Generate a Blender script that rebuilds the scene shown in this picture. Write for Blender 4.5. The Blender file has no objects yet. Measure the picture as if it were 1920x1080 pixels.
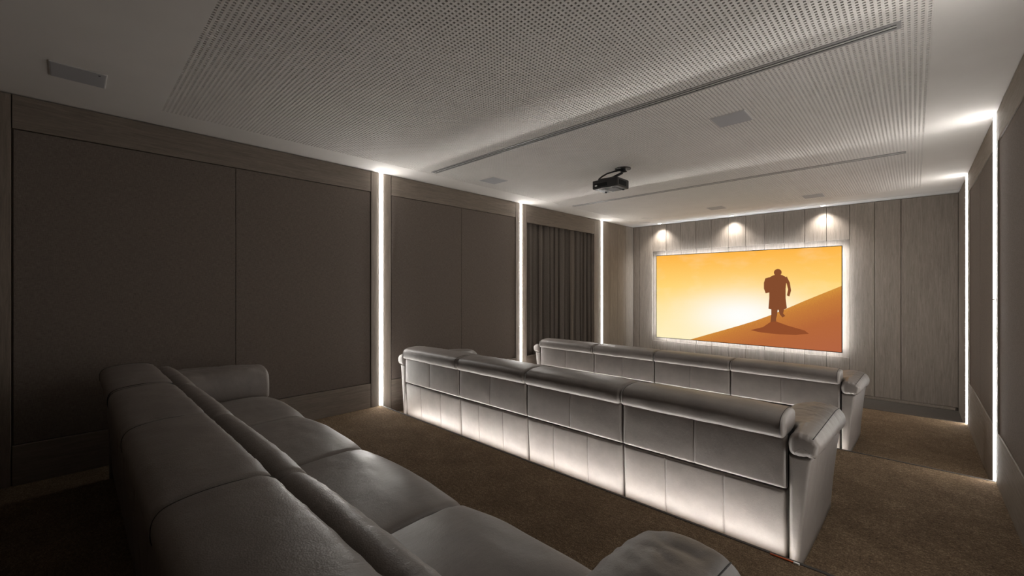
import bpy, bmesh, math, random
import numpy as np
from mathutils import Vector, noise

random.seed(4)
SC = bpy.context.scene
COL = SC.collection

# ---------------------------------------------------------------- camera, world, exposure
EYE = 1.711                     # camera height above the floor in front of the screen
cam_data = bpy.data.cameras.new('camera')
cam_data.sensor_fit = 'HORIZONTAL'
cam_data.sensor_width = 36.0
cam_data.lens = 789.9 / 1920 * 36.0
cam_data.clip_start = 0.02
cam = bpy.data.objects.new('camera', cam_data)
cam.location = (0, 0, EYE)
cam.rotation_euler = (math.radians(90), 0, math.radians(43.657))
COL.objects.link(cam)
SC.camera = cam

world = bpy.data.worlds.new('world')
world.use_nodes = True
world.node_tree.nodes['Background'].inputs[0].default_value = (0, 0, 0, 1)
world.node_tree.nodes['Background'].inputs[1].default_value = 0.0
SC.world = world
vs = SC.view_settings
vs.view_transform = 'Standard'
vs.look = 'None'
vs.exposure = 0.0
vs.gamma = 1.0
vs.use_curve_mapping = False

# lamp strengths (all lamps are real fittings of the room)
WALL_LED = 46.0
RISER_LED = 165.0
HALO_LED = 50.0
SPOT_W = 62.0
WARM = (1.0, 0.965, 0.915)
COOL = (0.90, 0.95, 1.0)

# ---------------------------------------------------------------- levels and plan (metres)
CEIL = EYE + 1.33
F3, F2, F1, F0 = EYE - 1.357, EYE - 1.475, EYE - 1.593, 0.0
XL, XR, YB, YF = -4.455, 0.45, -0.62, 8.53
N1, N2, N3 = 2.472, 4.855, 7.27          # step edges
PIL = (2.48, 4.875, 7.24)                # wall lights


# ---------------------------------------------------------------- materials
def s2l(c):
    return tuple((v / 12.92 if v <= .04045 else ((v + .055) / 1.055) ** 2.4) for v in [k / 255 for k in c])


def new_mat(name):
    m = bpy.data.materials.new(name)
    m.use_nodes = True
    nt = m.node_tree
    b = nt.nodes['Principled BSDF']
    return m, nt, b


def N(nt, typ, **kw):
    n = nt.nodes.new(typ)
    for k, v in kw.items():
        if k in n.inputs.keys() if isinstance(k, str) else False:
            n.inputs[k].default_value = v
        else:
            setattr(n, k, v)
    return n


def coords(nt, scale=(1, 1, 1), kind='Object'):
    tc = nt.nodes.new('ShaderNodeTexCoord')
    mp = nt.nodes.new('ShaderNodeMapping')
    mp.inputs['Scale'].default_value = scale
    nt.links.new(tc.outputs[kind], mp.inputs['Vector'])
    return mp.outputs['Vector']


def tex_noise(nt, vec, scale, detail=3, rough=.55, dist=0.0):
    n = nt.nodes.new('ShaderNodeTexNoise')
    n.inputs['Scale'].default_value = scale
    n.inputs['Detail'].default_value = detail
    n.inputs['Roughness'].default_value = rough
    n.inputs['Distortion'].default_value = dist
    nt.links.new(vec, n.inputs['Vector'])
    return n.outputs['Fac']


def ramp(nt, fac, stops):
    r = nt.nodes.new('ShaderNodeValToRGB')
    el = r.color_ramp.elements
    while len(el) > 1:
        el.remove(el[-1])
    el[0].position = stops[0][0]
    el[0].color = (*stops[0][1], 1)
    for p, c in stops[1:]:
        e = el.new(p)
        e.color = (*c, 1)
    nt.links.new(fac, r.inputs['Fac'])
    return r.outputs['Color']


def math_node(nt, op, a, b=None):
    n = nt.nodes.new('ShaderNodeMath')
    n.operation = op
    for i, v in enumerate((a, b)):
        if v is None:
            continue
        if isinstance(v, (int, float)):
            n.inputs[i].default_value = v
        else:
            nt.links.new(v, n.inputs[i])
    return n.outputs[0]


def bump(nt, bsdf, height, strength, dist=.01, normal=None):
    b = nt.nodes.new('ShaderNodeBump')
    b.inputs['Strength'].default_value = strength
    b.inputs['Distance'].default_value = dist
    nt.links.new(height, b.inputs['Height'])
    if normal is not None:
        nt.links.new(normal, b.inputs['Normal'])
    nt.links.new(b.outputs['Normal'], bsdf.inputs['Normal'])
    return b.outputs['Normal']


def mat_plain(name, rgb, rough=.6, metal=0.0, spec=.5):
    m, nt, b = new_mat(name)
    b.inputs['Base Color'].default_value = (*rgb, 1)
    b.inputs['Roughness'].default_value = rough
    b.inputs['Metallic'].default_value = metal
    b.inputs['Specular IOR Level'].default_value = spec
    f = tex_noise(nt, coords(nt), 90, 2)
    bump(nt, b, f, .03, .002)
    return m


def mat_emit(name, rgb, strength):
    m, nt, b = new_mat(name)
    nt.nodes.remove(b)
    e = nt.nodes.new('ShaderNodeEmission')
    e.inputs[0].default_value = (*rgb, 1)
    e.inputs[1].default_value = strength
    nt.links.new(e.outputs[0], nt.nodes['Material Output'].inputs['Surface'])
    return m


def mat_wood(name, stretch, c0, c1, c2):
    """wire-brushed grey oak; stretch = mapping scale, small along the grain"""
    m, nt, b = new_mat(name)
    oi = nt.nodes.new('ShaderNodeObjectInfo')
    v = coords(nt, stretch)
    add = nt.nodes.new('ShaderNodeVectorMath')
    add.operation = 'ADD'
    cmb = nt.nodes.new('ShaderNodeCombineXYZ')
    rnd = math_node(nt, 'MULTIPLY', oi.outputs['Random'], 37.0)
    for i in range(3):
        nt.links.new(rnd, cmb.inputs[i])
    nt.links.new(v, add.inputs[0])
    nt.links.new(cmb.outputs[0], add.inputs[1])
    vv = add.outputs[0]
    big = tex_noise(nt, vv, 5.0, 4, .6, 1.2)
    fine = tex_noise(nt, vv, 34.0, 5, .7, .4)
    mix = math_node(nt, 'ADD', math_node(nt, 'MULTIPLY', big, .6), math_node(nt, 'MULTIPLY', fine, .4))
    col = ramp(nt, mix, [(.28, c0), (.5, c1), (.72, c2)])
    hv = nt.nodes.new('ShaderNodeHueSaturation')
    nt.links.new(col, hv.inputs['Color'])
    nt.links.new(math_node(nt, 'ADD', math_node(nt, 'MULTIPLY', oi.outputs['Random'], .16), .92), hv.inputs['Value'])
    nt.links.new(hv.outputs[0], b.inputs['Base Color'])
    b.inputs['Roughness'].default_value = .62
    b.inputs['Specular IOR Level'].default_value = .35
    bump(nt, b, mix, .35, .004)
    return m


OAK = (s2l((103, 94, 85)), s2l((127, 117, 107)), s2l((146, 135, 125)))
M = {}
M['wood_v'] = mat_wood('oak_vertical', (9, 9, .55), *OAK)
M['wood_h'] = mat_wood('oak_horizontal', (9, .55, 9), *OAK)


def mat_fabric():
    m, nt, b = new_mat('wall_fabric')
    v1 = coords(nt, (1, 260, 22))
    v2 = coords(nt, (1, 22, 260))
    a = tex_noise(nt, v1, 1.6, 3)
    c = tex_noise(nt, v2, 1.6, 3)
    w = math_node(nt, 'ADD', math_node(nt, 'MULTIPLY', a, .5), math_node(nt, 'MULTIPLY', c, .5))
    col = ramp(nt, w, [(.3, s2l((92, 84, 78))), (.5, s2l((114, 105, 98))), (.7, s2l((133, 123, 115)))])
    nt.links.new(col, b.inputs['Base Color'])
    b.inputs['Roughness'].default_value = .85
    b.inputs['Specular IOR Level'].default_value = .2
    bump(nt, b, w, .4, .003)
    return m


M['fabric'] = mat_fabric()


def mat_carpet():
    m, nt, b = new_mat('carpet')
    v = coords(nt)
    fine = tex_noise(nt, v, 150, 3, .7)
    mid = tex_noise(nt, coords(nt, (1, 1.6, 1)), 34, 4, .7)
    big = tex_noise(nt, v, 5, 3, .6)
    f = math_node(nt, 'ADD', math_node(nt, 'MULTIPLY', fine, .55),
                  math_node(nt, 'ADD', math_node(nt, 'MULTIPLY', mid, .3), math_node(nt, 'MULTIPLY', big, .15)))
    col = ramp(nt, f, [(.34, s2l((58, 47, 36))), (.5, s2l((100, 84, 67))), (.66, s2l((150, 130, 106)))])
    nt.links.new(col, b.inputs['Base Color'])
    b.inputs['Roughness'].default_value = 1.0
    b.inputs['Specular IOR Level'].default_value = .05
    bump(nt, b, f, .9, .012)
    return m


M['carpet'] = mat_carpet()


def mat_leather(name, lo, hi):
    m, nt, b = new_mat(name)
    v = coords(nt)
    grain = nt.nodes.new('ShaderNodeTexVoronoi')
    grain.inputs['Scale'].default_value = 260
    nt.links.new(v, grain.inputs['Vector'])
    soft = tex_noise(nt, v, 9, 4, .6)
    crease = tex_noise(nt, coords(nt, (30, 7, 9)), 1.0, 5, .65, 1.0)
    col = ramp(nt, soft, [(.3, lo), (.7, hi)])
    nt.links.new(col, b.inputs['Base Color'])
    b.inputs['Roughness'].default_value = .43
    b.inputs['Specular IOR Level'].default_value = .45
    n1 = bump(nt, b, crease, .18, .012)
    n2 = bump(nt, b, soft, .12, .02, n1)
    bump(nt, b, grain.outputs['Distance'], .22, .0015, n2)
    return m


M['leather'] = mat_leather('taupe_leather', s2l((119, 112, 108)), s2l((129, 122, 117)))
M['thread'] = mat_plain('seam_thread', (.012, .010, .009), .7)
M['frame'] = mat_plain('sofa_frame_cloth', (.012, .011, .010), .9)


def mat_ceiling():
    m, nt, b = new_mat('ceiling_paint')
    f = tex_noise(nt, coords(nt), 3, 3)
    col = ramp(nt, f, [(.3, (.70, .675, .65)), (.7, (.735, .71, .685))])
    nt.links.new(col, b.inputs['Base Color'])
    b.inputs['Roughness'].default_value = .8
    b.inputs['Specular IOR Level'].default_value = .2
    return m


M['ceiling'] = mat_ceiling()
M['void'] = mat_plain('ceiling_void', (.012, .011, .010), .95, spec=.1)
M['grey_metal'] = mat_plain('anodised_grey', (.30, .295, .295), .5, .1)
M['dark_metal'] = mat_plain('dark_metal', (.02, .02, .022), .5, .5)
M['slot_black'] = mat_plain('slot_black', (.006, .006, .006), .9)
M['speaker_grey'] = mat_plain('speaker_cloth', (.40, .40, .42), .8)
M['speaker_white'] = mat_plain('speaker_white', (.62, .61, .60), .7)
M['black_plastic'] = mat_plain('black_plastic', (.018, .017, .017), .42)
M['glass_dark'] = mat_plain('lens_glass', (.01, .01, .015), .06)
M['white_plastic'] = mat_plain('white_plastic', (.82, .82, .80), .4)
M['nosing'] = mat_plain('step_nosing', (.030, .024, .020), .7)
M['dark_floor'] = mat_wood('dark_floor_boards', (.6, 8, 8), s2l((58, 52, 47)), s2l((70, 64, 58)), s2l((80, 73, 66)))
M['orange'] = mat_plain('orange_streak', s2l((190, 88, 40)), .5)
M['led'] = mat_emit('led_diffuser', WARM, WALL_LED)
M['riser_led'] = mat_emit('riser_led', (1.0, .965, .92), RISER_LED)
M['halo'] = mat_emit('screen_backlight', COOL, HALO_LED)
M['lamp_lens'] = mat_emit('downlight_lens', WARM, 14.0)


def mat_curtain():
    m, nt, b = new_mat('curtain_cloth')
    v = coords(nt, (120, 120, 30))
    f = tex_noise(nt, v, 2.0, 3)
    col = ramp(nt, f, [(.3, s2l((98, 91, 84))), (.7, s2l((120, 112, 104)))])
    nt.links.new(col, b.inputs['Base Color'])
    b.inputs['Roughness'].default_value = .8
    b.inputs['Sheen Weight'].default_value = .15
    bump(nt, b, f, .2, .003)
    return m


M['curtain'] = mat_curtain()


# ---------------------------------------------------------------- object helpers
def link(o, parent=None):
    COL.objects.link(o)
    if parent is not None:
        o.parent = parent
    return o


def mesh_obj(name, verts, faces, mat, parent=None, smooth=False):
    me = bpy.data.meshes.new(name)
    me.from_pydata([tuple(v) for v in verts], [], faces)
    me.materials.append(mat)
    if smooth:
        me.polygons.foreach_set('use_smooth', [True] * len(me.polygons))
    me.update()
    return link(bpy.data.objects.new(name, me), parent)


def bm_obj(name, bm, mat, parent=None, smooth=False):
    me = bpy.data.meshes.new(name)
    bmesh.ops.recalc_face_normals(bm, faces=bm.faces)
    bm.to_mesh(me)
    bm.free()
    me.materials.append(mat)
    if smooth:
        me.polygons.foreach_set('use_smooth', [True] * len(me.polygons))
    me.update()
    return link(bpy.data.objects.new(name, me), parent)


def add_box(bm, x0, x1, y0, y1, z0, z1, b=0.0, seg=1):
    vs = [bm.verts.new(p) for p in ((x0, y0, z0), (x1, y0, z0), (x1, y1, z0), (x0, y1, z0),
                                    (x0, y0, z1), (x1, y0, z1), (x1, y1, z1), (x0, y1, z1))]
    fs = [bm.faces.new([vs[i] for i in f]) for f in
          ((0, 3, 2, 1), (4, 5, 6, 7), (0, 1, 5, 4), (1, 2, 6, 5), (2, 3, 7, 6), (3, 0, 4, 7))]
    if b > 0:
        es = list({e for f in fs for e in f.edges})
        bmesh.ops.bevel(bm, geom=es, offset=b, segments=seg, affect='EDGES', profile=.5)


def box(name, x0, x1, y0, y1, z0, z1, mat, parent=None, b=0.0, seg=1):
    bm = bmesh.new()
    add_box(bm, x0, x1, y0, y1, z0, z1, b, seg)
    return bm_obj(name, bm, mat, parent)


def add_tube(bm, pts, r, n=8, closed_ends=True):
    pts = [Vector(p) for p in pts]
    rings = []
    up = Vector((0, 0, 1))
    for i, p in enumerate(pts):
        t = (pts[min(i + 1, len(pts) - 1)] - pts[max(i - 1, 0)]).normalized()
        a = t.cross(up)
        if a.length < .05:
            a = t.cross(Vector((1, 0, 0)))
        a.normalize()
        c = a.cross(t).normalized()
        rr = r[i] if isinstance(r, (list, tuple)) else r
        rings.append([bm.verts.new(p + (a * math.cos(k * 2 * math.pi / n) + c * math.sin(k * 2 * math.pi / n)) * rr)
                      for k in range(n)])
    for i in range(len(rings) - 1):
        for k in range(n):
            bm.faces.new((rings[i][k], rings[i][(k + 1) % n], rings[i + 1][(k + 1) % n], rings[i + 1][k]))
    if closed_ends:
        bm.faces.new(rings[0][::-1])
        bm.faces.new(rings[-1])


def tube(name, pts, r, mat, parent=None, n=8):
    bm = bmesh.new()
    add_tube(bm, pts, r, n)
    return bm_obj(name, bm, mat, parent, True)


def disc(name, cx, cy, z0, z1, r, mat, parent=None, n=40, r_in=0.0, smooth=False):
    """flat round plate (or ring) with its axis vertical"""
    bm = bmesh.new()
    rs = [(r, z0), (r, z1)] if r_in == 0 else [(r, z0), (r, z1), (r_in, z1), (r_in, z0)]
    rings = [[bm.verts.new((cx + q * math.cos(k * 2 * math.pi / n), cy + q * math.sin(k * 2 * math.pi / n), z))
              for k in range(n)] for q, z in rs]
    m = len(rings)
    for i in range(m if r_in else m - 1):
        for k in range(n):
            bm.faces.new((rings[i][k], rings[i][(k + 1) % n], rings[(i + 1) % m][(k + 1) % n], rings[(i + 1) % m][k]))
    if not r_in:
        bm.faces.new(rings[0][::-1])
        bm.faces.new(rings[1])
    return bm_obj(name, bm, mat, parent, smooth)


def empty(name, loc=(0, 0, 0)):
    o = bpy.data.objects.new(name, None)
    o.location = loc
    o.empty_display_size = .1
    return link(o)


def tag(o, label=None, cat=None, group=None, kind=None):
    if label:
        o['label'] = label
    if cat:
        o['category'] = cat
    if group:
        o['group'] = group
    if kind:
        o['kind'] = kind
    return o


def structure(o):
    o['kind'] = 'structure'
    return o


# ---------------------------------------------------------------- floor (four carpeted levels)
def build_floor():
    bm = bmesh.new()
    prof = [(YB - .1, F3), (N1, F3), (N1, F2), (N2, F2), (N2, F1), (N3, F1), (N3, F0)]
    prof_b = prof + [(N3, -.12), (YB - .1, -.12)]
    x0, x1 = XL - .25, XR + .25
    a = [bm.verts.new((x0, y, z)) for y, z in prof_b]
    b = [bm.verts.new((x1, y, z)) for y, z in prof_b]
    n = len(prof_b)
    for i in range(n):
        bm.faces.new((a[i], a[(i + 1) % n], b[(i + 1) % n], b[i]))
    bm.faces.new(a)
    bm.faces.new(b[::-1])
    fl = structure(bm_obj('floor', bm, M['carpet']))
    box('floor_board', XL - .02, XR + .02, N3 + .001, YF + .05, -.12, 0.0, M['dark_floor'], fl)
    for y, z in ((N1, F3), (N2, F2), (N3, F1)):
        box('step_nosing', XL, XR, y - .006, y + .013, z - .018, z + .004, M['nosing'], fl, .002)
    return fl


build_floor()

# ---------------------------------------------------------------- ceiling
PX0, PX1, PY0, PY1 = -4.0815, .0685, .466, 7.766
PITCH, HOLE = .025, .0126


def perforated(name, i0, i1, j0, j1, parent):
    """acoustic panel: square holes on a square lattice, cut through an 8 mm sheet"""
    zb, zt = CEIL, CEIL + .008
    m0 = (PITCH - HOLE) / 2
    xs = PX0 + PITCH * np.arange(i0, i1)
    ys = PY0 + PITCH * np.arange(j0, j1)
    xa, xb = PX0 + PITCH * i0 + .0006, PX0 + PITCH * i1 - .0006
    quads = []

    def hq(x0, x1, y0, y1):         # horizontal quads seen from below
        x0, x1, y0, y1 = np.broadcast_arrays(x0, x1, y0, y1)
        z = np.full_like(x0, zb, dtype=float)
        quads.append(np.stack([np.stack([x0, y0, z], -1), np.stack([x0, y1, z], -1),
                               np.stack([x1, y1, z], -1), np.stack([x1, y0, z], -1)], -2).reshape(-1, 4, 3))

    # strips between hole rows, full width
    y_lo = np.concatenate([[ys[0]], ys + m0 + HOLE])
    y_hi = np.concatenate([ys + m0, [ys[-1] + PITCH]])
    hq(np.full(len(y_lo), xa), np.full(len(y_lo), xb), y_lo, y_hi)
    # pieces between holes inside each row
    x_lo = np.concatenate([[xa], xs + m0 + HOLE])
    x_hi = np.concatenate([xs + m0, [xb]])
    X0, Y = np.meshgrid(x_lo, ys + m0)
    X1, _ = np.meshgrid(x_hi, ys)
    hq(X0, X1, Y, Y + HOLE)
    # hole walls
    HX, HY = np.meshgrid(xs + m0, ys + m0)
    HX, HY = HX.ravel(), HY.ravel()
    c = [(HX, HY), (HX + HOLE, HY), (HX + HOLE, HY + HOLE), (HX, HY + HOLE)]
    for k in range(4):
        (ax, ay), (bx, by) = c[k], c[(k + 1) % 4]
        lo, hi = np.full_like(ax, zb), np.full_like(ax, zt)
        quads.append(np.stack([np.stack([ax, ay, lo], -1), np.stack([bx, by, lo], -1),
                               np.stack([bx, by, hi], -1), np.stack([ax, ay, hi], -1)], -2))
    q = np.concatenate(quads).astype(np.float32)
    nq = len(q)
    me = bpy.data.meshes.new(name)
    me.vertices.add(nq * 4)
    me.vertices.foreach_set('co', q.reshape(-1))
    me.loops.add(nq * 4)
    me.loops.foreach_set('vertex_index', np.arange(nq * 4, dtype=np.int32))
    me.polygons.add(nq)
    me.polygons.foreach_set('loop_start', np.arange(0, nq * 4, 4, dtype=np.int32))
    me.update(calc_edges=True)
    me.materials.append(M['ceiling'])
    return link(bpy.data.objects.new(name, me), parent)


def build_ceiling():
    bm = bmesh.new()
    z0, z1 = CEIL, CEIL + .03
    xa, xb, ya, yb = XL - .25, XR + .25, YB - .1, YF + .1
    s0, s1, sx = 8.252, 8.268, -3.93
    for r in ((xa, PX0, ya, s0), (PX1, xb, ya, s0), (PX0, PX1, ya, PY0), (PX0, PX1, PY1, s0),
              (xa, xb, s1, yb), (xa, sx, s0, s1)):
        add_box(bm, *r, z0, z1)
    ce = structure(bm_obj('ceiling', bm, M['ceiling']))
    box('ceiling_void', xa, xb, ya, yb, CEIL + .034, CEIL + .06, M['void'], ce)
    js = [0, round((2.888 - PY0) / PITCH), round((5.636 - PY0) / PITCH), 292]
    for a, b in zip(js[:-1], js[1:]):
        perforated('perforated_panel', 0, 83, a, b, ce)
        perforated('perforated_panel', 83, 166, a, b, ce)
    return ce


build_ceiling()

# ---------------------------------------------------------------- side walls
PZ0, PZ1 = EYE - 1.078, EYE + 1.09          # fabric panel bottom / top
ZT = CEIL


def side_wall(side):
    left = side == 'left'
    X = XL if left else XR
    s = -1 if left else 1                   # outward direction

    def xb(a, b):                           # depths a..b behind the wall face
        return tuple(sorted((X + s * a, X + s * b)))

    niche = (5.013, 6.962)
    if left:
        bm = bmesh.new()
        for y0, y1, z0, z1 in ((YB - .1, niche[0] - .0, -.12, ZT), (niche[1], YF + .1, -.12, ZT),
                               (niche[0], niche[1], -.12, EYE - 1.12), (niche[0], niche[1], EYE + 1.06, ZT)):
            add_box(bm, *xb(.03, .22), y0, y1, z0, z1)
        add_box(bm, *xb(.22, .25), YB - .1, YF + .1, -.12, ZT)
        w = structure(bm_obj('wall_left', bm, M['wood_v']))
    else:
        w = structure(box('wall_right', *xb(.03, .25), YB - .1, YF + .1, -.12, ZT, M['wood_v']))
    fz = lambda y: F3 if y < N1 else F2 if y < N2 else F1 if y < N3 else F0
    bays = [(-.276, 2.350), (2.611, 4.750), (5.013, 6.962)]
    # pilasters: two boards either side of each light channel
    edges = [(2.355, 2.606), (4.755, 5.010), (6.965, 7.545)]
    for (y0, y1), c in zip(edges, PIL):
        zb = min(fz(y0), fz(y1))
        pieces = [(y0, c - .024), (c + .024, y1)] if y1 < 7 else [(y0, c - .024), (c + .024, 7.545)]
        for a, b in pieces:
            box('pilaster_board', *xb(0, .03), a, b, zb, ZT - .006, M['wood_v'], w, .002)
        box('channel_back', *xb(.016, .03), c - .024, c + .024, zb, ZT - .006, M['wood_v'], w)
    box('pilaster_board', *xb(0, .03), YB, -.281, F3, ZT - .006, M['wood_v'], w, .002)
    for k, (y0, y1) in enumerate(bays):
        box('top_rail', *xb(0, .03), y0, y1, PZ1 + (0.004 if not (left and k == 2) else -.045), ZT - .006, M['wood_h'], w, .002)
        zb = fz(y0 + .2)
        box('bottom_rail', *xb(0, .03), y0, y1, zb, PZ0 - .004, M['wood_h'], w, .002)
        if left and k == 2:
            for a, b in ((y0, y0 + .012), (y1 - .012, y1)):
                box('niche_jamb', *xb(.03, .22), a, b, PZ0 - .02, PZ1 - .04, M['wood_v'], w)
            continue
        mid = (y0 + y1) / 2
        for a, b in ((y0 + .005, mid - .0015), (mid + .0015, y1 - .005)):
            box('fabric_panel', *xb(.007, .03), a, b, PZ0 + .001, PZ1 - .001, M['fabric'], w, .003)
    ys = [7.549, 7.85, 8.19, YF] if left else [7.549, 7.85, 8.19, YF]
    for a, b in zip(ys[:-1], ys[1:]):
        box('wall_plank', *xb(0, .03), a, b - .004, F0 if a > N3 else F1, ZT - .006, M['wood_v'], w, .003)
    return w


side_wall('left')
side_wall('right')
bw = structure(box('wall_back', XL - .25, XR + .25, YB - .12, YB, F3, ZT, M['fabric']))

# ---------------------------------------------------------------- screen wall of oak planks
NX0, NX1, NZ0, NZ1 = -4.008, -.741, EYE - 1.108, EYE + .772
SKIRT = EYE - 1.668


def front_wall():
    w = structure(box('wall_front', XL - .25, XR + .25, YF + .055, YF + .2, -.12, ZT, M['wood_v']))
    cuts = [XL, -4.313]
    x = -4.018
    while x < XR - .35:
        cuts.append(x)
        x += .2983
    cuts.append(XR)
    for a, b in zip(cuts[:-1], cuts[1:]):
        a2, b2 = a + .0025, b - .0025
        inside = a > NX0 - .05 and b < NX1 + .05
        if inside:
            box('wall_plank', a2, b2, YF, YF + .055, NZ1, ZT - .006, M['wood_v'], w, .0035)
            box('wall_plank', a2, b2, YF, YF + .055, SKIRT, NZ0, M['wood_v'], w, .0035)
            box('niche_plank', a2, b2, YF + .028, YF + .055, NZ0 + .001, NZ1 - .001, M['wood_v'], w, .002)
        else:
            box('wall_plank', a2, b2, YF, YF + .055, SKIRT, ZT - .006, M['wood_v'], w, .0035)
    return w


front_wall()
structure(box('baseboard_front', XL + .032, XR - .032, YF + .004, YF + .054, 0.0, SKIRT - .004, M['wood_h'], None, .003))


# ---------------------------------------------------------------- wall lights (vertical LED profiles)
def wall_light(side, c, label):
    left = side == 'left'
    X = XL if left else XR
    s = 1 if left else -1
    zb = F3 if c < 3 else F2 if c < 6 else F1
    t = empty('wall_light', (X, c, zb))
    h = CEIL - .004 - zb
    hw = .0225
    bm = bmesh.new()                         # shallow aluminium profile in the channel
    add_box(bm, *sorted((-s * .016, -s * .010)), -hw, hw, 0.0, h)
    bm_obj('profile', bm, M['grey_metal'], t)
    for a, b in ((0.004, h * .493), (h * .497, h - .002)):    # two lengths of diffuser meet at mid height
        bm = bmesh.new()
        n = 8
        ring = []
        for z in (a, b):
            ring.append([bm.verts.new((s * (-.009 + .021 * math.sin(math.pi * k / n)), -.0195 + .039 * k / n, z)) for k in range(n + 1)])
        for k in range(n):
            bm.faces.new((ring[0][k], ring[0][k + 1], ring[1][k + 1], ring[1][k]))
        bm.faces.new(ring[0])
        bm.faces.new(ring[1][::-1])
        bm.faces.new((ring[0][0], ring[1][0], ring[1][n], ring[0][n]))
        bm_obj('diffuser', bm, M['led'], t)
    tag(t, label, 'light', 'vertical wall lights')


wall_light('left', PIL[0], 'tall vertical light strip left of the back end of the middle sofa, tallest in view')
wall_light('left', PIL[1], 'vertical light strip between the plain fabric panel and the curtain')
wall_light('left', PIL[2], 'vertical light strip just beyond the curtain, next to the screen wall corner')
for i, c in enumerate(PIL):
    wall_light('right', c, ['vertical light strip on the right side wall level with the middle sofa',
                            'vertical light strip on the right side wall level with the front sofa',
                            'vertical light strip on the right side wall near the screen'][i])


# ---------------------------------------------------------------- step lights
def riser_light(y, z_floor, label):
    t = empty('step_light', (-2.29, y, z_floor))
    bm = bmesh.new()
    add_box(bm, -1.875, 1.875, .004, .026, 0.0, .006)
    add_box(bm, -1.875, 1.875, .004, .007, .006, .015)
    add_box(bm, -1.875, 1.875, .023, .026, .006, .015)
    bm_obj('profile', bm, M['grey_metal'], t)
    box('diffuser', -1.87, 1.87, .0075, .0225, .006, .010, M['riser_led'], t)
    tag(t, label, 'light', 'step lights behind the sofas')


riser_light(N1, F2, 'hidden light strip in the gap behind the middle sofa')
riser_light(N2, F1, 'hidden light strip in the gap behind the front sofa')


# ---------------------------------------------------------------- ceiling fittings
def slot_diffuser(y, x0, x1, label):
    t = empty('linear_air_diffuser', (0, y, CEIL))
    w, g = .039, .0205
    bm = bmesh.new()
    for a, b in ((-w, -g), (g, w)):
        add_box(bm, x0, x1, a, b, -.005, .002)
    for a, b in ((x0, x0 + .018), (x1 - .018, x1)):
        add_box(bm, a, b, -g, g, -.005, .002)
    bm_obj('frame', bm, M['grey_metal'], t)
    box('slot', x0 + .018, x1 - .018, -g, g, -.0015, .001, M['slot_black'], t)
    box('blade', x0 + .018, x1 - .018, -.0045, .0045, -.0055, -.0015, M['speaker_white'], t)
    tag(t, label, 'air diffuser', 'linear air diffusers in the ceiling')


slot_diffuser(2.888, -4.0, -.046, 'long slim air diffuser slot in the ceiling nearest the camera')
slot_diffuser(5.636, -4.0, -.056, 'long slim air diffuser slot in the ceiling beyond the projector')


def square_speaker(x, y, label):
    t = empty('ceiling_speaker', (x, y, CEIL))
    box('frame', -.125, .125, -.125, .125, -.006, .0, M['speaker_white'], t, .002)
    box('grille', -.119, .119, -.119, .119, -.0075, -.004, M['speaker_grey'], t, .001)
    tag(t, label, 'speaker', 'square ceiling speakers')


square_speaker(-1.037, 3.585, 'square grey ceiling speaker between the two air slots, right of the projector')
square_speaker(-3.757, 3.61, 'square grey ceiling speaker left of the projector near the fabric panels')
square_speaker(-1.05, 7.405, 'pale square ceiling speaker near the screen, right of its twin')
square_speaker(-2.37, 7.405, 'pale square ceiling speaker above the middle of the screen')
sp = empty('ceiling_speaker', (-3.768, .035, CEIL))
box('frame', -.125, .125, -.125, .125, -.006, .0, M['speaker_white'], sp, .002)
box('grille', -.119, .119, -.119, .119, -.0075, -.004, M['speaker_grey'], sp, .001)
disc('screw', .09, .09, -.009, -.0074, .006, M['dark_metal'], sp, 12)
tag(sp, 'dim square ceiling speaker in the darkest corner above the rear sofa', 'speaker', 'square ceiling speakers')


def round_speaker(x, y, r, label):
    t = empty('round_ceiling_speaker', (x, y, CEIL))
    disc('rim', 0, 0, -.006, 0, r, M['ceiling'], t, 40, r - .012)
    disc('grille', 0, 0, -.004, -.001, r - .012, M['speaker_white'], t, 40)
    tag(t, label, 'speaker', 'round ceiling discs')


round_speaker(-3.95, 8.03, .115, 'round white ceiling disc next to the first downlight in the corner')
round_speaker(-3.70, 7.62, .115, 'round white ceiling disc set back from the screen wall corner')


def downlight(x, y, label):
    t = empty('downlight', (x, y, CEIL))
    disc('trim_ring', 0, 0, -.005, 0, .044, M['white_plastic'], t, 32, .034)
    disc('lens', 0, 0, -.004, -.001, .034, M['lamp_lens'], t, 32)
    ld = bpy.data.lights.new('downlight_beam', 'SPOT')
    ld.energy = SPOT_W
    ld.color = WARM
    ld.spot_size = math.radians(112)
    ld.spot_blend = 1.0
    ld.shadow_soft_size = .03
    lo = bpy.data.objects.new('downlight_beam', ld)
    lo.location = (0, 0, -.02)
    lo.rotation_euler = (math.radians(6), 0, 0)
    link(lo, t)
    tag(t, label, 'light', 'downlights along the screen wall')


downlight(-3.795, 8.385, 'small bright downlight above the left edge of the screen')
downlight(-2.425, 8.385, 'small bright downlight above the middle of the screen')
downlight(-1.062, 8.385, 'small bright downlight above the right end of the screen')


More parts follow.
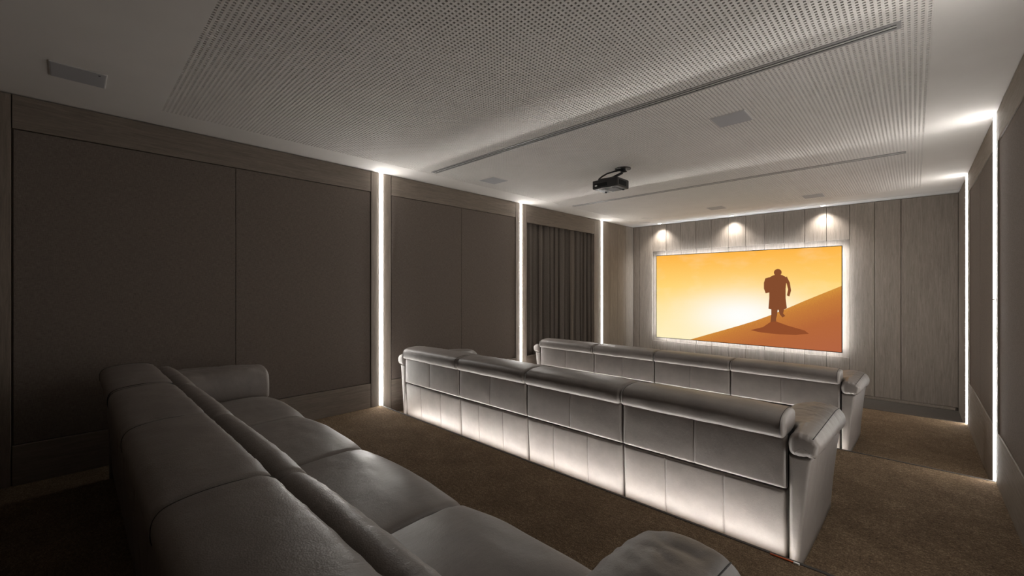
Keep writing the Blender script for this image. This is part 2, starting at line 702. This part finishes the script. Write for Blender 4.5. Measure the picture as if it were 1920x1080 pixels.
# ---------------------------------------------------------------- the lit screen
def build_screen():
    x0, x1, z0, z1 = -3.888, -.831, EYE - 1.0195, EYE + .6645
    yf = 8.45
    W, H = x1 - x0, z1 - z0
    t = empty('video_screen', (x0, yf, z0))
    bm = bmesh.new()
    b = .011
    for r in ((-b, 0, -b, H + b), (W, W + b, -b, H + b), (0, W, -b, 0), (0, W, H, H + b)):
        add_box(bm, r[0], r[1], -.004, .009, r[2], r[3])
    bm_obj('bezel', bm, M['black_plastic'], t)
    box('back_plate', .0, W, .003, .009, 0, H, M['black_plastic'], t)
    box('back_case', .04, W - .04, .009, .04, .04, H - .04, M['black_plastic'], t)
    box('wall_bracket', W * .3, W * .7, .04, YF + .028 - yf, H * .3, H * .7, M['dark_metal'], t)
    # display with a soft procedural picture: bright hazy sky over one sand slope
    m, nt, pb = new_mat('screen_picture')
    nt.nodes.remove(pb)
    tc = nt.nodes.new('ShaderNodeTexCoord')
    sep = nt.nodes.new('ShaderNodeSeparateXYZ')
    nt.links.new(tc.outputs['Object'], sep.inputs[0])
    u = math_node(nt, 'DIVIDE', sep.outputs[0], W)
    v = math_node(nt, 'DIVIDE', sep.outputs[2], H)
    sky = ramp(nt, v, [(.0, s2l((255, 240, 190))), (.3, s2l((255, 232, 165))), (.62, s2l((255, 214, 116))), (1, s2l((254, 182, 72)))])
    dx = math_node(nt, 'MULTIPLY', math_node(nt, 'SUBTRACT', u, .53), 1.0)
    dv = math_node(nt, 'MULTIPLY', math_node(nt, 'SUBTRACT', v, .30), 1.15)
    r2 = math_node(nt, 'ADD', math_node(nt, 'MULTIPLY', dx, dx), math_node(nt, 'MULTIPLY', dv, dv))
    glow = math_node(nt, 'POWER', 2.718, math_node(nt, 'MULTIPLY', r2, -11.0))
    mx = nt.nodes.new('ShaderNodeMix')
    mx.data_type = 'RGBA'
    nt.links.new(glow, mx.inputs[0])
    nt.links.new(sky, mx.inputs[6])
    mx.inputs[7].default_value = (1, 1, .97, 1)
    vec = coords(nt, (1, 1, 2.2))
    cl = tex_noise(nt, vec, 1.6, 4, .55)
    clf = math_node(nt, 'MULTIPLY', math_node(nt, 'SUBTRACT', cl, .5), .7)
    clm = nt.nodes.new('ShaderNodeClamp')
    nt.links.new(clf, clm.inputs[0])
    mx2 = nt.nodes.new('ShaderNodeMix')
    mx2.data_type = 'RGBA'
    nt.links.new(clm.outputs[0], mx2.inputs[0])
    nt.links.new(mx.outputs[2], mx2.inputs[6])
    mx2.inputs[7].default_value = (1, .93, .72, 1)
    em = nt.nodes.new('ShaderNodeEmission')
    nt.links.new(mx2.outputs[2], em.inputs[0])
    em.inputs[1].default_value = 1.0
    nt.links.new(em.outputs[0], nt.nodes['Material Output'].inputs['Surface'])
    mesh_obj('display', [(0, 0, 0), (W, 0, 0), (W, 0, H), (0, 0, H)], [(0, 1, 2, 3)], m, t)
    # sand slope on the picture
    md, nt, pb = new_mat('picture_slope')
    nt.nodes.remove(pb)
    tc = nt.nodes.new('ShaderNodeTexCoord')
    sep = nt.nodes.new('ShaderNodeSeparateXYZ')
    nt.links.new(tc.outputs['Object'], sep.inputs[0])
    u = math_node(nt, 'DIVIDE', sep.outputs[0], W)
    v = math_node(nt, 'DIVIDE', sep.outputs[2], H)
    grn = tex_noise(nt, coords(nt), 60, 3, .7)
    d = math_node(nt, 'ADD', math_node(nt, 'SUBTRACT', math_node(nt, 'MULTIPLY', u, .72), math_node(nt, 'MULTIPLY', v, .9)),
                  math_node(nt, 'MULTIPLY', math_node(nt, 'SUBTRACT', grn, .5), .22))
    col = ramp(nt, d, [(.10, s2l((222, 158, 62))), (.24, s2l((198, 124, 58))), (.42, s2l((182, 104, 58))), (.7, s2l((178, 100, 66)))])
    em = nt.nodes.new('ShaderNodeEmission')
    nt.links.new(col, em.inputs[0])
    nt.links.new(em.outputs[0], nt.nodes['Material Output'].inputs['Surface'])
    crest = []
    P = [(.225, 0.0), (.33, .072), (.42, .132), (.52, .20), (.60, .258), (.68, .325), (.76, .40), (.84, .478), (.92, .552), (1.0, .625)]
    verts = [(W * a, -.0012, H * c) for a, c in P] + [(W, -.0012, 0.0)]
    mesh_obj('picture_slope', verts, [tuple(range(len(verts)))], md, t)
    # plain dark walking figure and its shadow, flat marks in the picture
    mf = mat_emit('picture_figure', s2l((132, 76, 46)), 1.0)
    ms = mat_emit('picture_shadow', s2l((146, 78, 44)), 1.0)

    def poly(name, pts, mat, dy):
        vs_ = [(W * a, dy, H * c) for a, c in pts]
        return mesh_obj(name, vs_, [tuple(range(len(vs_)))], mat, t)

    def ell(cx, cy, rx, ry, n=18):
        return [(cx + rx * math.cos(k * 2 * math.pi / n), cy + ry * math.sin(k * 2 * math.pi / n)) for k in range(n)]

    bm = bmesh.new()

    def add(pts):
        bm.faces.new([bm.verts.new((W * a, -.0024, H * c)) for a, c in pts])
    add(ell(.714, .765, .019, .036))                                        # head
    add([(.672, .715), (.690, .735), (.706, .745), (.722, .745), (.738, .735), (.757, .712), (.752, .60), (.752, .50), (.758, .40), (.742, .385), (.70, .378), (.668, .39), (.672, .50), (.672, .62)])
    add([(.652, .705), (.672, .718), (.674, .56), (.654, .55), (.645, .60), (.645, .66)])   # rucksack
    add([(.757, .725), (.772, .66), (.778, .58), (.770, .52), (.758, .53), (.764, .59), (.757, .65), (.746, .68)])   # arm
    add([(.682, .43), (.716, .43), (.711, .33), (.706, .29), (.706, .262), (.678, .252), (.680, .29), (.682, .33)])  # leg
    add([(.712, .43), (.744, .43), (.744, .38), (.740, .345), (.750, .322), (.737, .305), (.724, .335), (.718, .38)])   # leg
    bm_obj('picture_figure', bm, mf, t)
    poly('picture_shadow', [(.684, .262), (.705, .262), (.76, .225), (.84, .185), (.86, .155), (.80, .135), (.72, .130), (.63, .138), (.575, .155), (.64, .195)], ms, -.0018)
    # backlight strips behind the rim throw a halo on the planks
    i = .02
    for r in ((i, i + .012, i, H - i), (W - i - .012, W - i, i, H - i), (i, W - i, i, i + .012), (i, W - i, H - i - .012, H - i)):
        box('backlight_strip', r[0], r[1], .012, .034, r[2], r[3], M['halo'], t)
    tag(t, 'large lit video screen showing an orange desert slope, on the plank wall', 'screen')


build_screen()


# ---------------------------------------------------------------- curtain
def build_curtain():
    y0, y1 = 5.03, 6.945
    z0, z1 = EYE - 1.098, EYE + 1.075
    t = empty('curtain', (XL - .10, (y0 + y1) / 2, z0))
    ny, nz = 420, 14
    pos, a = [], 0.0
    ph = [0.0]
    rnd = random.Random(11)
    k = 0
    phase = []
    acc = 0
    fold = [rnd.uniform(.7, 1.35) for _ in range(26)]
    tot = sum(fold)
    bounds = [0]
    for f in fold:
        bounds.append(bounds[-1] + f / tot)
    verts, faces = [], []
    for j in range(nz + 1):
        fz = j / nz
        for i in range(ny + 1):
            f = i / ny
            q = next(b for b in range(26) if f <= bounds[b + 1] + 1e-9)
            w = (f - bounds[q]) / (bounds[q + 1] - bounds[q])
            amp = (.042 + .018 * math.sin(q * 2.1)) * (.75 + .25 * (1 - fz))
            d = amp * (math.sin(math.pi * w) ** .8) * (1 if q % 2 else -1)
            sway = .012 * math.sin(q * 1.7 + fz * 2.2) * (1 - fz)
            yy = (f - .5) * (y1 - y0) + sway + .010 * math.sin(2 * math.pi * w) * (1 if q % 2 else -1)
            yy = max(-(y1 - y0) / 2, min((y1 - y0) / 2, yy))
            verts.append((d + .006 * noise.noise(Vector((f * 9, fz * 2, 1))), yy, fz * (z1 - z0)))
    for j in range(nz):
        for i in range(ny):
            p = j * (ny + 1) + i
            faces.append((p, p + 1, p + ny + 2, p + ny + 1))
    mesh_obj('cloth', verts, faces, M['curtain'], t, True)
    box('curtain_track', -.02, .02, -.955, .955, z1 - z0 - .006, z1 - z0 + .02, M['dark_metal'], t)
    tag(t, 'pleated grey brown curtain hanging in the recessed opening of the side wall', 'curtain')


build_curtain()


# ---------------------------------------------------------------- projector on its ceiling mount
def build_projector():
    x0, x1, y0, y1, z0, z1 = -2.608, -2.293, 4.036, 4.29, EYE + 1.10, EYE + 1.197
    cx, cy = (x0 + x1) / 2, (y0 + y1) / 2
    t = empty('projector', (cx, cy, z0))
    hx, hy, h = (x1 - x0) / 2, (y1 - y0) / 2, z1 - z0
    bm = bmesh.new()
    add_box(bm, -hx, hx, -hy, hy, 0, h, .012, 3)
    bm_obj('body', bm, M['black_plastic'], t)
    box('connector_panel', -hx + .02, .03, -hy - .003, -hy + .002, .018, .058, M['slot_black'], t, .002)
    box('rating_label', -hx + .036, -hx + .064, -hy - .0045, -hy - .002, .028, .042, M['white_plastic'], t)
    box('vent_grille', hx - .002, hx + .003, -.09, .06, .02, .072, M['slot_black'], t, .001)
    box('bottom_cover', -.09, .10, -.085, .09, -.004, .002, M['dark_metal'], t, .002)
    bm = bmesh.new()
    n = 20
    for r, ya, yb in ((.036, hy - .002, hy + .018),):
        rings = [[bm.verts.new((.07 + r * math.cos(k * 2 * math.pi / n), y, .05 + r * math.sin(k * 2 * math.pi / n))) for k in range(n)] for y in (ya, yb)]
        for k in range(n):
            bm.faces.new((rings[0][k], rings[0][(k + 1) % n], rings[1][(k + 1) % n], rings[1][k]))
        bm.faces.new(rings[0])
        bm.faces.new(rings[1][::-1])
    bm_obj('lens', bm, M['glass_dark'], t, False)
    for fx in (-.11, .11):
        disc('foot', fx, .085, -.010, .001, .012, M['dark_metal'], t, 14)
    tag(t, 'black projector hanging from the ceiling, seen from behind and below', 'projector')
    cab = tube('power_cable', [(.085, -.118, -.007), (.03, -.128, -.008), (-.03, -.138, -.006), (-.055, -.137, -.010),
                               (-.060, -.115, -.012), (-.045, -.06, -.010), (-.03, .02, -.010), (-.028, .11, -.010), (-.03, .135, .0)], .0042, M['white_plastic'], t)
    cab['label'] = 'white power cable looped under the case'
    # mount
    mt = empty('projector_mount', (-2.345, 4.25, CEIL))
    disc('ceiling_plate', 0, 0, -.008, 0, .085, M['black_plastic'], mt, 40)
    disc('swivel_collar', 0, 0, -.034, -.008, .028, M['dark_metal'], mt, 24)
    px, py = cx + 2.345, cy - 4.25
    top = z1 - CEIL
    box('spider_plate', px - .05, px + .05, py - .045, py + .045, top + .024, top + .030, M['black_plastic'], mt, .002)
    box('clamp_knob', .02, .075, -.075, -.045, -.062, -.048, M['black_plastic'], mt, .004)
    tube('drop_tube', [(0, 0, -.03), (-.01, -.008, -.05), (px * .6, py * .6, top + .05), (px, py, top + .024)], .014, M['dark_metal'], mt, 12)
    for sx, sy in ((-1, -1), (1, -1), (1, 1), (-1, 1)):
        tube('spider_leg', [(px + sx * .03, py + sy * .03, top + .026), (px + sx * .08, py + sy * .06, top + .022),
                            (px + sx * .105, py + sy * .085, top + .0075)], .0065, M['black_plastic'], mt, 8)
    tube('cable_loop', [(-.02, .0, -.012), (-.09, -.03, -.02), (-.16, -.07, -.04), (-.205, -.11, -.075), (-.222, -.145, -.108), (-.212, -.155, -.1235)],
         .009, M['black_plastic'], mt, 8)
    tag(mt, 'black ceiling mount with round plate and curved cable above the projector', 'mount')


build_projector()


# ---------------------------------------------------------------- sofas
def catmull(pts, n):
    """closed smooth curve resampled to n points of even spacing"""
    P = [np.array(p, float) for p in pts]
    m = len(P)
    out = []
    for i in range(m):
        p0, p1, p2, p3 = P[i - 1], P[i], P[(i + 1) % m], P[(i + 2) % m]
        for k in range(10):
            t = k / 10
            out.append(.5 * ((2 * p1) + (-p0 + p2) * t + (2 * p0 - 5 * p1 + 4 * p2 - p3) * t * t + (-p0 + 3 * p1 - 3 * p2 + p3) * t ** 3))
    out = np.array(out + [out[0]])
    L = np.concatenate([[0], np.cumsum(np.linalg.norm(np.diff(out, axis=0), axis=1))])
    s = np.linspace(0, L[-1], n, endpoint=False)
    return np.stack([np.interp(s, L, out[:, 0]), np.interp(s, L, out[:, 1])], 1)


def catmull_raw(pts, k):
    """closed smooth curve, k samples per span (keeps matching points of two curves matched)"""
    P = [np.array(p, float) for p in pts]
    m = len(P)
    out = []
    for i in range(m):
        p0, p1, p2, p3 = P[i - 1], P[i], P[(i + 1) % m], P[(i + 2) % m]
        for q in range(k):
            t = q / k
            out.append(.5 * ((2 * p1) + (-p0 + p2) * t + (2 * p0 - 5 * p1 + 4 * p2 - p3) * t * t + (-p0 + 3 * p1 - 3 * p2 + p3) * t ** 3))
    return np.array(out)


def normals2d(P):
    t = np.roll(P, -1, 0) - np.roll(P, 1, 0)
    nrm = np.stack([t[:, 1], -t[:, 0]], 1)
    nrm /= np.linalg.norm(nrm, axis=1)[:, None] + 1e-12
    area = np.sum(P[:, 0] * np.roll(P[:, 1], -1) - np.roll(P[:, 0], -1) * P[:, 1])
    return nrm if area > 0 else -nrm


def loft(name, rings, mat, parent, caps=True):
    """rings: list of (n,3) arrays"""
    n = len(rings[0])
    verts = np.concatenate(rings)
    faces = []
    for i in range(len(rings) - 1):
        for k in range(n):
            a, b = i * n + k, i * n + (k + 1) % n
            faces.append((a, b, b + n, a + n))
    verts = list(map(tuple, verts))
    if caps:
        for base in (0, (len(rings) - 1) * n):
            c = np.mean([verts[base + k] for k in range(n)], axis=0)
            verts.append(tuple(c))
            ci = len(verts) - 1
            for k in range(n):
                faces.append((base + k, base + (k + 1) % n, ci))
    bm = bmesh.new()
    bv = [bm.verts.new(v) for v in verts]
    for f in faces:
        bm.faces.new([bv[i] for i in f])
    return bm_obj(name, bm, mat, parent, True)


def cushion(name, prof, x0, x1, r, mat, parent, nx=26, n=64, disp=None, offs=None):
    """soft block: closed (y,z) profile swept along x with rounded ends"""
    P = catmull(prof, n)
    Nn = normals2d(P)
    st = []
    for k in range(7):
        ph = math.pi / 2 * (1 - k / 6)
        st.append((x0 + r - r * math.sin(ph), r - r * math.cos(ph)))
    xs = [(x0 + r + (x1 - x0 - 2 * r) * k / nx, 0.0) for k in range(1, nx)]
    full = st + xs + [(x0 + x1 - a, b) for a, b in reversed(st)]
    rings = []
    for x, ins in full:
        f = (x - x0) / (x1 - x0)
        Q = P - Nn * ins
        if disp is not None:
            d = np.array([disp(x, f, p[0], p[1], q[0], q[1]) for p, q in zip(P, Nn)])
            Q = Q + Nn * d[:, None]
        rings.append(np.stack([np.full(n, x), Q[:, 0], Q[:, 1]], 1))
    return loft(name, rings, mat, parent)


def back_panel(name, x0, x1, z0, z1, y0, y1, seams, mat, parent, r=.016):
    """stitched leather panel facing -y; y0 at its bottom, y1 at its top; seams at the given x"""
    def spaced(a, b, extra, n):
        base = list(np.linspace(a, b, n))
        for c in (0, .002, .005, .009, .013, .018, .026):
            base += [a + c, b - c]
        for s in extra:
            base += [s + q for q in (-.02, -.011, -.006, -.003, -.0012, 0, .0012, .003, .006, .011, .02)]
        base = sorted(set(round(v, 5) for v in base if a - 1e-6 <= v <= b + 1e-6))
        return base
    xs = spaced(x0, x1, seams, 24)
    zs = spaced(z0, z1, [], 14)
    nx, nz = len(xs), len(zs)
    verts, faces = [], []
    for z in zs:
        for x in xs:
            f = (z - z0) / (z1 - z0)
            y = y0 + (y1 - y0) * f
            d = min(x - x0, x1 - x, z - z0, z1 - z)
            dx = min(x - x0, x1 - x)
            dz = min(z - z0, z1 - z)
            off = 0
            for e in (dx, dz):
                if e < r:
                    off += r - math.sqrt(max(0, r * r - (r - e) ** 2))
            off = min(off, r * 1.3)
            puff = .006 * (1 - math.exp(-d / .05))
            cells = [x0] + list(seams) + [x1]
            for s in seams:
                q = abs(x - s)
                off += .005 * math.exp(-(q / .0035) ** 2) + .0022 * math.exp(-q / .018)
            wr = .0016 * noise.noise(Vector((x * 7, z * 9, 3.0))) + .0008 * noise.noise(Vector((x * 26, z * 20, 8)))
            verts.append((x, y + off - puff + wr, z))
    for j in range(nz - 1):
        for i in range(nx - 1):
            p = j * nx + i
            faces.append((p, p + 1, p + nx + 1, p + nx))
    # returns to the frame behind
    ring = [i for i in range(nx)] + [j * nx + nx - 1 for j in range(1, nz)] + \
           [(nz - 1) * nx + i for i in range(nx - 2, -1, -1)] + [j * nx for j in range(nz - 2, 0, -1)]
    base = len(verts)
    for q in ring:
        v = verts[q]
        verts.append((v[0], max(y0, y1) + .05, v[2]))
    m = len(ring)
    for k in range(m):
        faces.append((ring[k], base + k, base + (k + 1) % m, ring[(k + 1) % m]))
    faces.append(tuple(base + k for k in range(m)))
    return mesh_obj(name, verts, faces, mat, parent, True)


B = [-1.822, -.868, 0.0, .868, 1.822]        # seat divisions across the sofa
HEAD = [(-.014, .688), (-.032, .693), (-.044, .712), (-.047, .745), (-.040, .776), (-.016, .797), (.04, .809), (.11, .813),
        (.18, .809), (.222, .799), (.240, .778), (.243, .74), (.23, .70), (.15, .685), (.05, .683)]
BACK = [(.21, .70), (.232, .750), (.252, .780), (.280, .790), (.310, .785), (.342, .755), (.372, .69), (.405, .59), (.435, .48),
        (.45, .42), (.30, .40), (.22, .55)]
SEAT = [(.38, .40), (.41, .438), (.50, .455), (.65, .464), (.80, .468), (.89, .463), (.95, .448), (.985, .418), (.995, .38),
        (.98, .34), (.94, .322), (.70, .315), (.42, .32)]


def build_sofa():
    t = empty('cinema_sofa')
    # dark inner frame and plinth
    bm = bmesh.new()
    add_box(bm, -1.812, 1.812, .05, .93, .0, .33)
    add_box(bm, -1.812, 1.812, .035, .23, .33, .69)
    bm_obj('frame', bm, M['frame'], t)
    for i in range(4):
        a, b = B[i], B[i + 1]
        w = b - a
        g = .0045
        back_panel('lower_back_panel', a + g, b - g, .035, .408, .022, .004, [a + .31 * w, a + .67 * w], M['leather'], t)
        back_panel('upper_back_panel', a + g, b - g, .418, .692, -.007, -.004, [a + .5 * w], M['leather'], t, .018)
        sd = i * 5.3

        def dh(x, f, y, z, ny, nz, sd=sd, w=w):
            c = .007 * (1 - (2 * f - 1) ** 4) * max(0, nz)
            e = min(f, 1 - f) * w
            pk = .0028 * noise.noise(Vector((x * 40, y * 5, z * 5 + sd))) * math.exp(-e / .05)
            fr = max(0, (y - .12) / .12) if nz > .2 else 0
            c += .0035 * fr * noise.noise(Vector((x * 30 + y * 14, y * 6, sd)))
            c += .0022 * noise.noise(Vector((x * 9, y * 12, z * 12 + sd)))
            return c + pk
        hd = cushion('headrest', HEAD, a + .002, b - .002, .024, M['leather'], t, 40, 72, dh)
        # stitched seams at both ends of the headrest
        P = catmull(HEAD, 72)
        for xe, sg in (((a + .002, 1),) if i else ((a + .002, 1), (b - .002, -1))) if i < 3 else ((a + .002, 1), (b - .002, -1)):
            pts = [(xe + sg * .022, p[0], p[1]) for p in P if p[1] > .705]
            pts = [(x, y * 1.0 - (.0008 if y < 0 else 0), z + .0012) for x, y, z in pts]
            k0 = 0
            for k in range(1, len(pts)):
                if math.dist(pts[k], pts[k - 1]) > .05:
                    k0 = k
            pts = pts[k0:] + pts[:k0]
            tube('seam', pts, .0016, M['thread'], hd, 5)
        ia, ib = max(a, -1.684), min(b, 1.684)

        def db(x, f, y, z, ny, nz, sd=sd):
            c = .010 * (1 - (2 * f - 1) ** 4) * max(0, ny)
            c += .0035 * noise.noise(Vector((x * 26 + z * 9, y * 4, z * 5 + sd))) * (1 if z > .66 else .4)
            return c
        cushion('back_cushion', BACK, ia + .003, ib - .003, .026, M['leather'], t, 36, 56, db)

        def ds(x, f, y, z, ny, nz, sd=sd):
            c = .030 * (1 - abs(2 * f - 1) ** 2.6) * max(0, nz) - .008 * max(0, nz)
            fr = math.exp(-((y - .86) / .16) ** 2)
            c += .004 * fr * noise.noise(Vector((x * 5 + y * 22, y * 11 - x * 6, sd + 2)))
            c += .004 * noise.noise(Vector((x * 4, y * 5, sd)))
            return c
        cushion('seat_cushion', SEAT, ia + .002, ib - .002, .030, M['leather'], t, 34, 60, ds)
        box('footrest_panel', ia + .006, ib - .006, .925, .975, .05, .318, M['leather'], t, .012, 2)
    # arms
    for sg in (1, -1):
        rings = []
        for z in list(np.linspace(.012, .588, 14)) + [.600]:
            f = z / .62
            ro = .022 if z < .595 else .010
            xi = 1.828
            y0, y1 = .004 - .004 * f, .95
            pts = []

            def xo(y):
                return 1.874 + .058 * f ** 1.35 + .026 * (max(0, y) / .95)
            for c, (cx_, cy_) in enumerate(((0, 0), (1, 0), (1, 1), (0, 1))):
                for k in range(6):
                    an = math.pi + c * math.pi / 2 + k / 5 * math.pi / 2
                    yy = (y0 + ro) if cy_ == 0 else (y1 - ro)
                    xx = (xi + ro) if cx_ == 0 else (xo(yy) - ro)
                    pts.append((xx + ro * math.cos(an), yy + ro * math.sin(an), z))
                if c == 1:
                    for yy in np.linspace(y0 + .08, y1 - .08, 9):
                        pts.append((xo(yy) + .004 * math.sin(math.pi * yy / .95), yy, z))
            p = np.array(pts)
            p[:, 0] *= sg
            rings.append(p)
        loft('arm_panel', rings, M['leather'], t)
        front = [(1.672, .45), (1.660, .54), (1.672, .635), (1.712, .684), (1.79, .707), (1.87, .706), (1.930, .689), (1.962, .645),
                 (1.962, .590), (1.940, .548), (1.90, .545), (1.80, .53), (1.735, .45)]
        rear = [(1.835, .608), (1.818, .630), (1.815, .665), (1.822, .70), (1.84, .722), (1.875, .729), (1.925, .714), (1.950, .685),
                (1.948, .645), (1.930, .612), (1.90, .608), (1.880, .606), (1.86, .605)]
        A, R_ = catmull_raw(front, 5) + (.012, 0), catmull_raw(rear, 5) + (.012, 0)
        rings, seam_hi, seam_lo, crum = [], [], [], []
        ystat = [(.004 + .03 - .03 * math.sin(math.pi / 2 * (1 - k / 5)), .03 - .03 * math.cos(math.pi / 2 * (1 - k / 5))) for k in range(6)]
        ymid = [(.034 + (.985 - .04 - .034) * k / 64, 0.0) for k in range(1, 64)]
        yend = [(.985 - .04 + .04 * math.sin(math.pi / 2 * k / 6), .04 - .04 * math.cos(math.pi / 2 * k / 6)) for k in range(7)]
        ystat = [(y - .022, i_) for y, i_ in ystat]
        for y, ins in ystat + ymid + yend:
            q = min(1, max(0, (y - .22) / .13))
            q = q * q * (3 - 2 * q)
            ql = min(1, max(0, y / .9))
            wq = np.where((np.arange(65) >= 24) & (np.arange(65) <= 50), ql, q)[:, None]
            Q = R_ * (1 - wq) + A * wq
            Nn = normals2d(Q)
            dr = -.022 * max(0, (y - .72) / .265) ** 2
            wr = np.array([.0035 * noise.noise(Vector((y * 30 + p[0] * 16, p[0] * 7 - y * 3, 4 + sg))) * max(0, n_[1]) * (1 if y > .3 else .6)
                           + (.005 * noise.noise(Vector((p[0] * 60, y * 12, p[1] * 18))) if y < .05 else 0)
                           + .004 * noise.noise(Vector((p[0] * 5, y * 6, 2))) for p, n_ in zip(Q, Nn)])
            if y > .36:         # long soft folds across the pad
                wr = wr - np.array([.0055 * math.exp(-(noise.noise(Vector((y * 10 + p[0] * 11, p[0] * 3 - y * 4, 9 + sg))) / .10) ** 2)
                                    * max(0, n_[1]) * min(1, (y - .36) / .1) for p, n_ in zip(Q, Nn)])
            Q2 = Q + Nn * (wr - ins)[:, None]
            ring = np.stack([Q2[:, 0] * sg, np.full(65, y), Q2[:, 1] + dr], 1)
            rings.append(ring)
            hi, lo = 30, 45
            for idx, lst in ((hi, seam_hi), (lo, seam_lo)):
                v = ring[idx]
                lst.append((v[0] + sg * Nn[idx][0] * .0006, y, v[2] + Nn[idx][1] * .0006))
        pad = loft('arm_pad', rings, M['leather'], t)
        tube('seam', seam_hi[3:-3], .0022, M['thread'], pad, 5)
        tube('seam', seam_lo[3:-3], .0022, M['thread'], pad, 5)
    return t


def dup_tree(o, parent=None):
    c = o.copy()
    COL.objects.link(c)
    c.parent = parent
    for ch in o.children:
        dup_tree(ch, c)
    return c


sofa = build_sofa()
sofa.location = (-2.272, .185, F3)
tag(sofa, 'dark grey leather four seat cinema sofa at the back, seen from above', 'sofa', 'rows of leather cinema sofas')
s2 = dup_tree(sofa)
s2.location = (-2.303, 2.592, F2)
tag(s2, 'grey leather cinema sofa of the middle row, its back lit from below', 'sofa', 'rows of leather cinema sofas')
s1 = dup_tree(sofa)
s1.location = (-2.320, 4.978, F1)
tag(s1, 'grey leather cinema sofa of the front row, closest to the screen', 'sofa', 'rows of leather cinema sofas')

# added orange bar with white end, standing in for a streak on the step
oc = empty('orange_streak', (-.50, N1 - .012, F3))
tube('cable', [(-.03, .0, .005), (0, 0, .005), (.04, .001, .005), (.07, .0, .005)], .004, M['orange'], oc, 8)  # made-up bar in place of the orange streak
box('white_end', .07, .095, -.005, .005, 0.0, .009, M['white_plastic'], oc, .001)
tag(oc, 'short orange bar standing in for a streak on the step edge behind the middle sofa arm', 'cable')
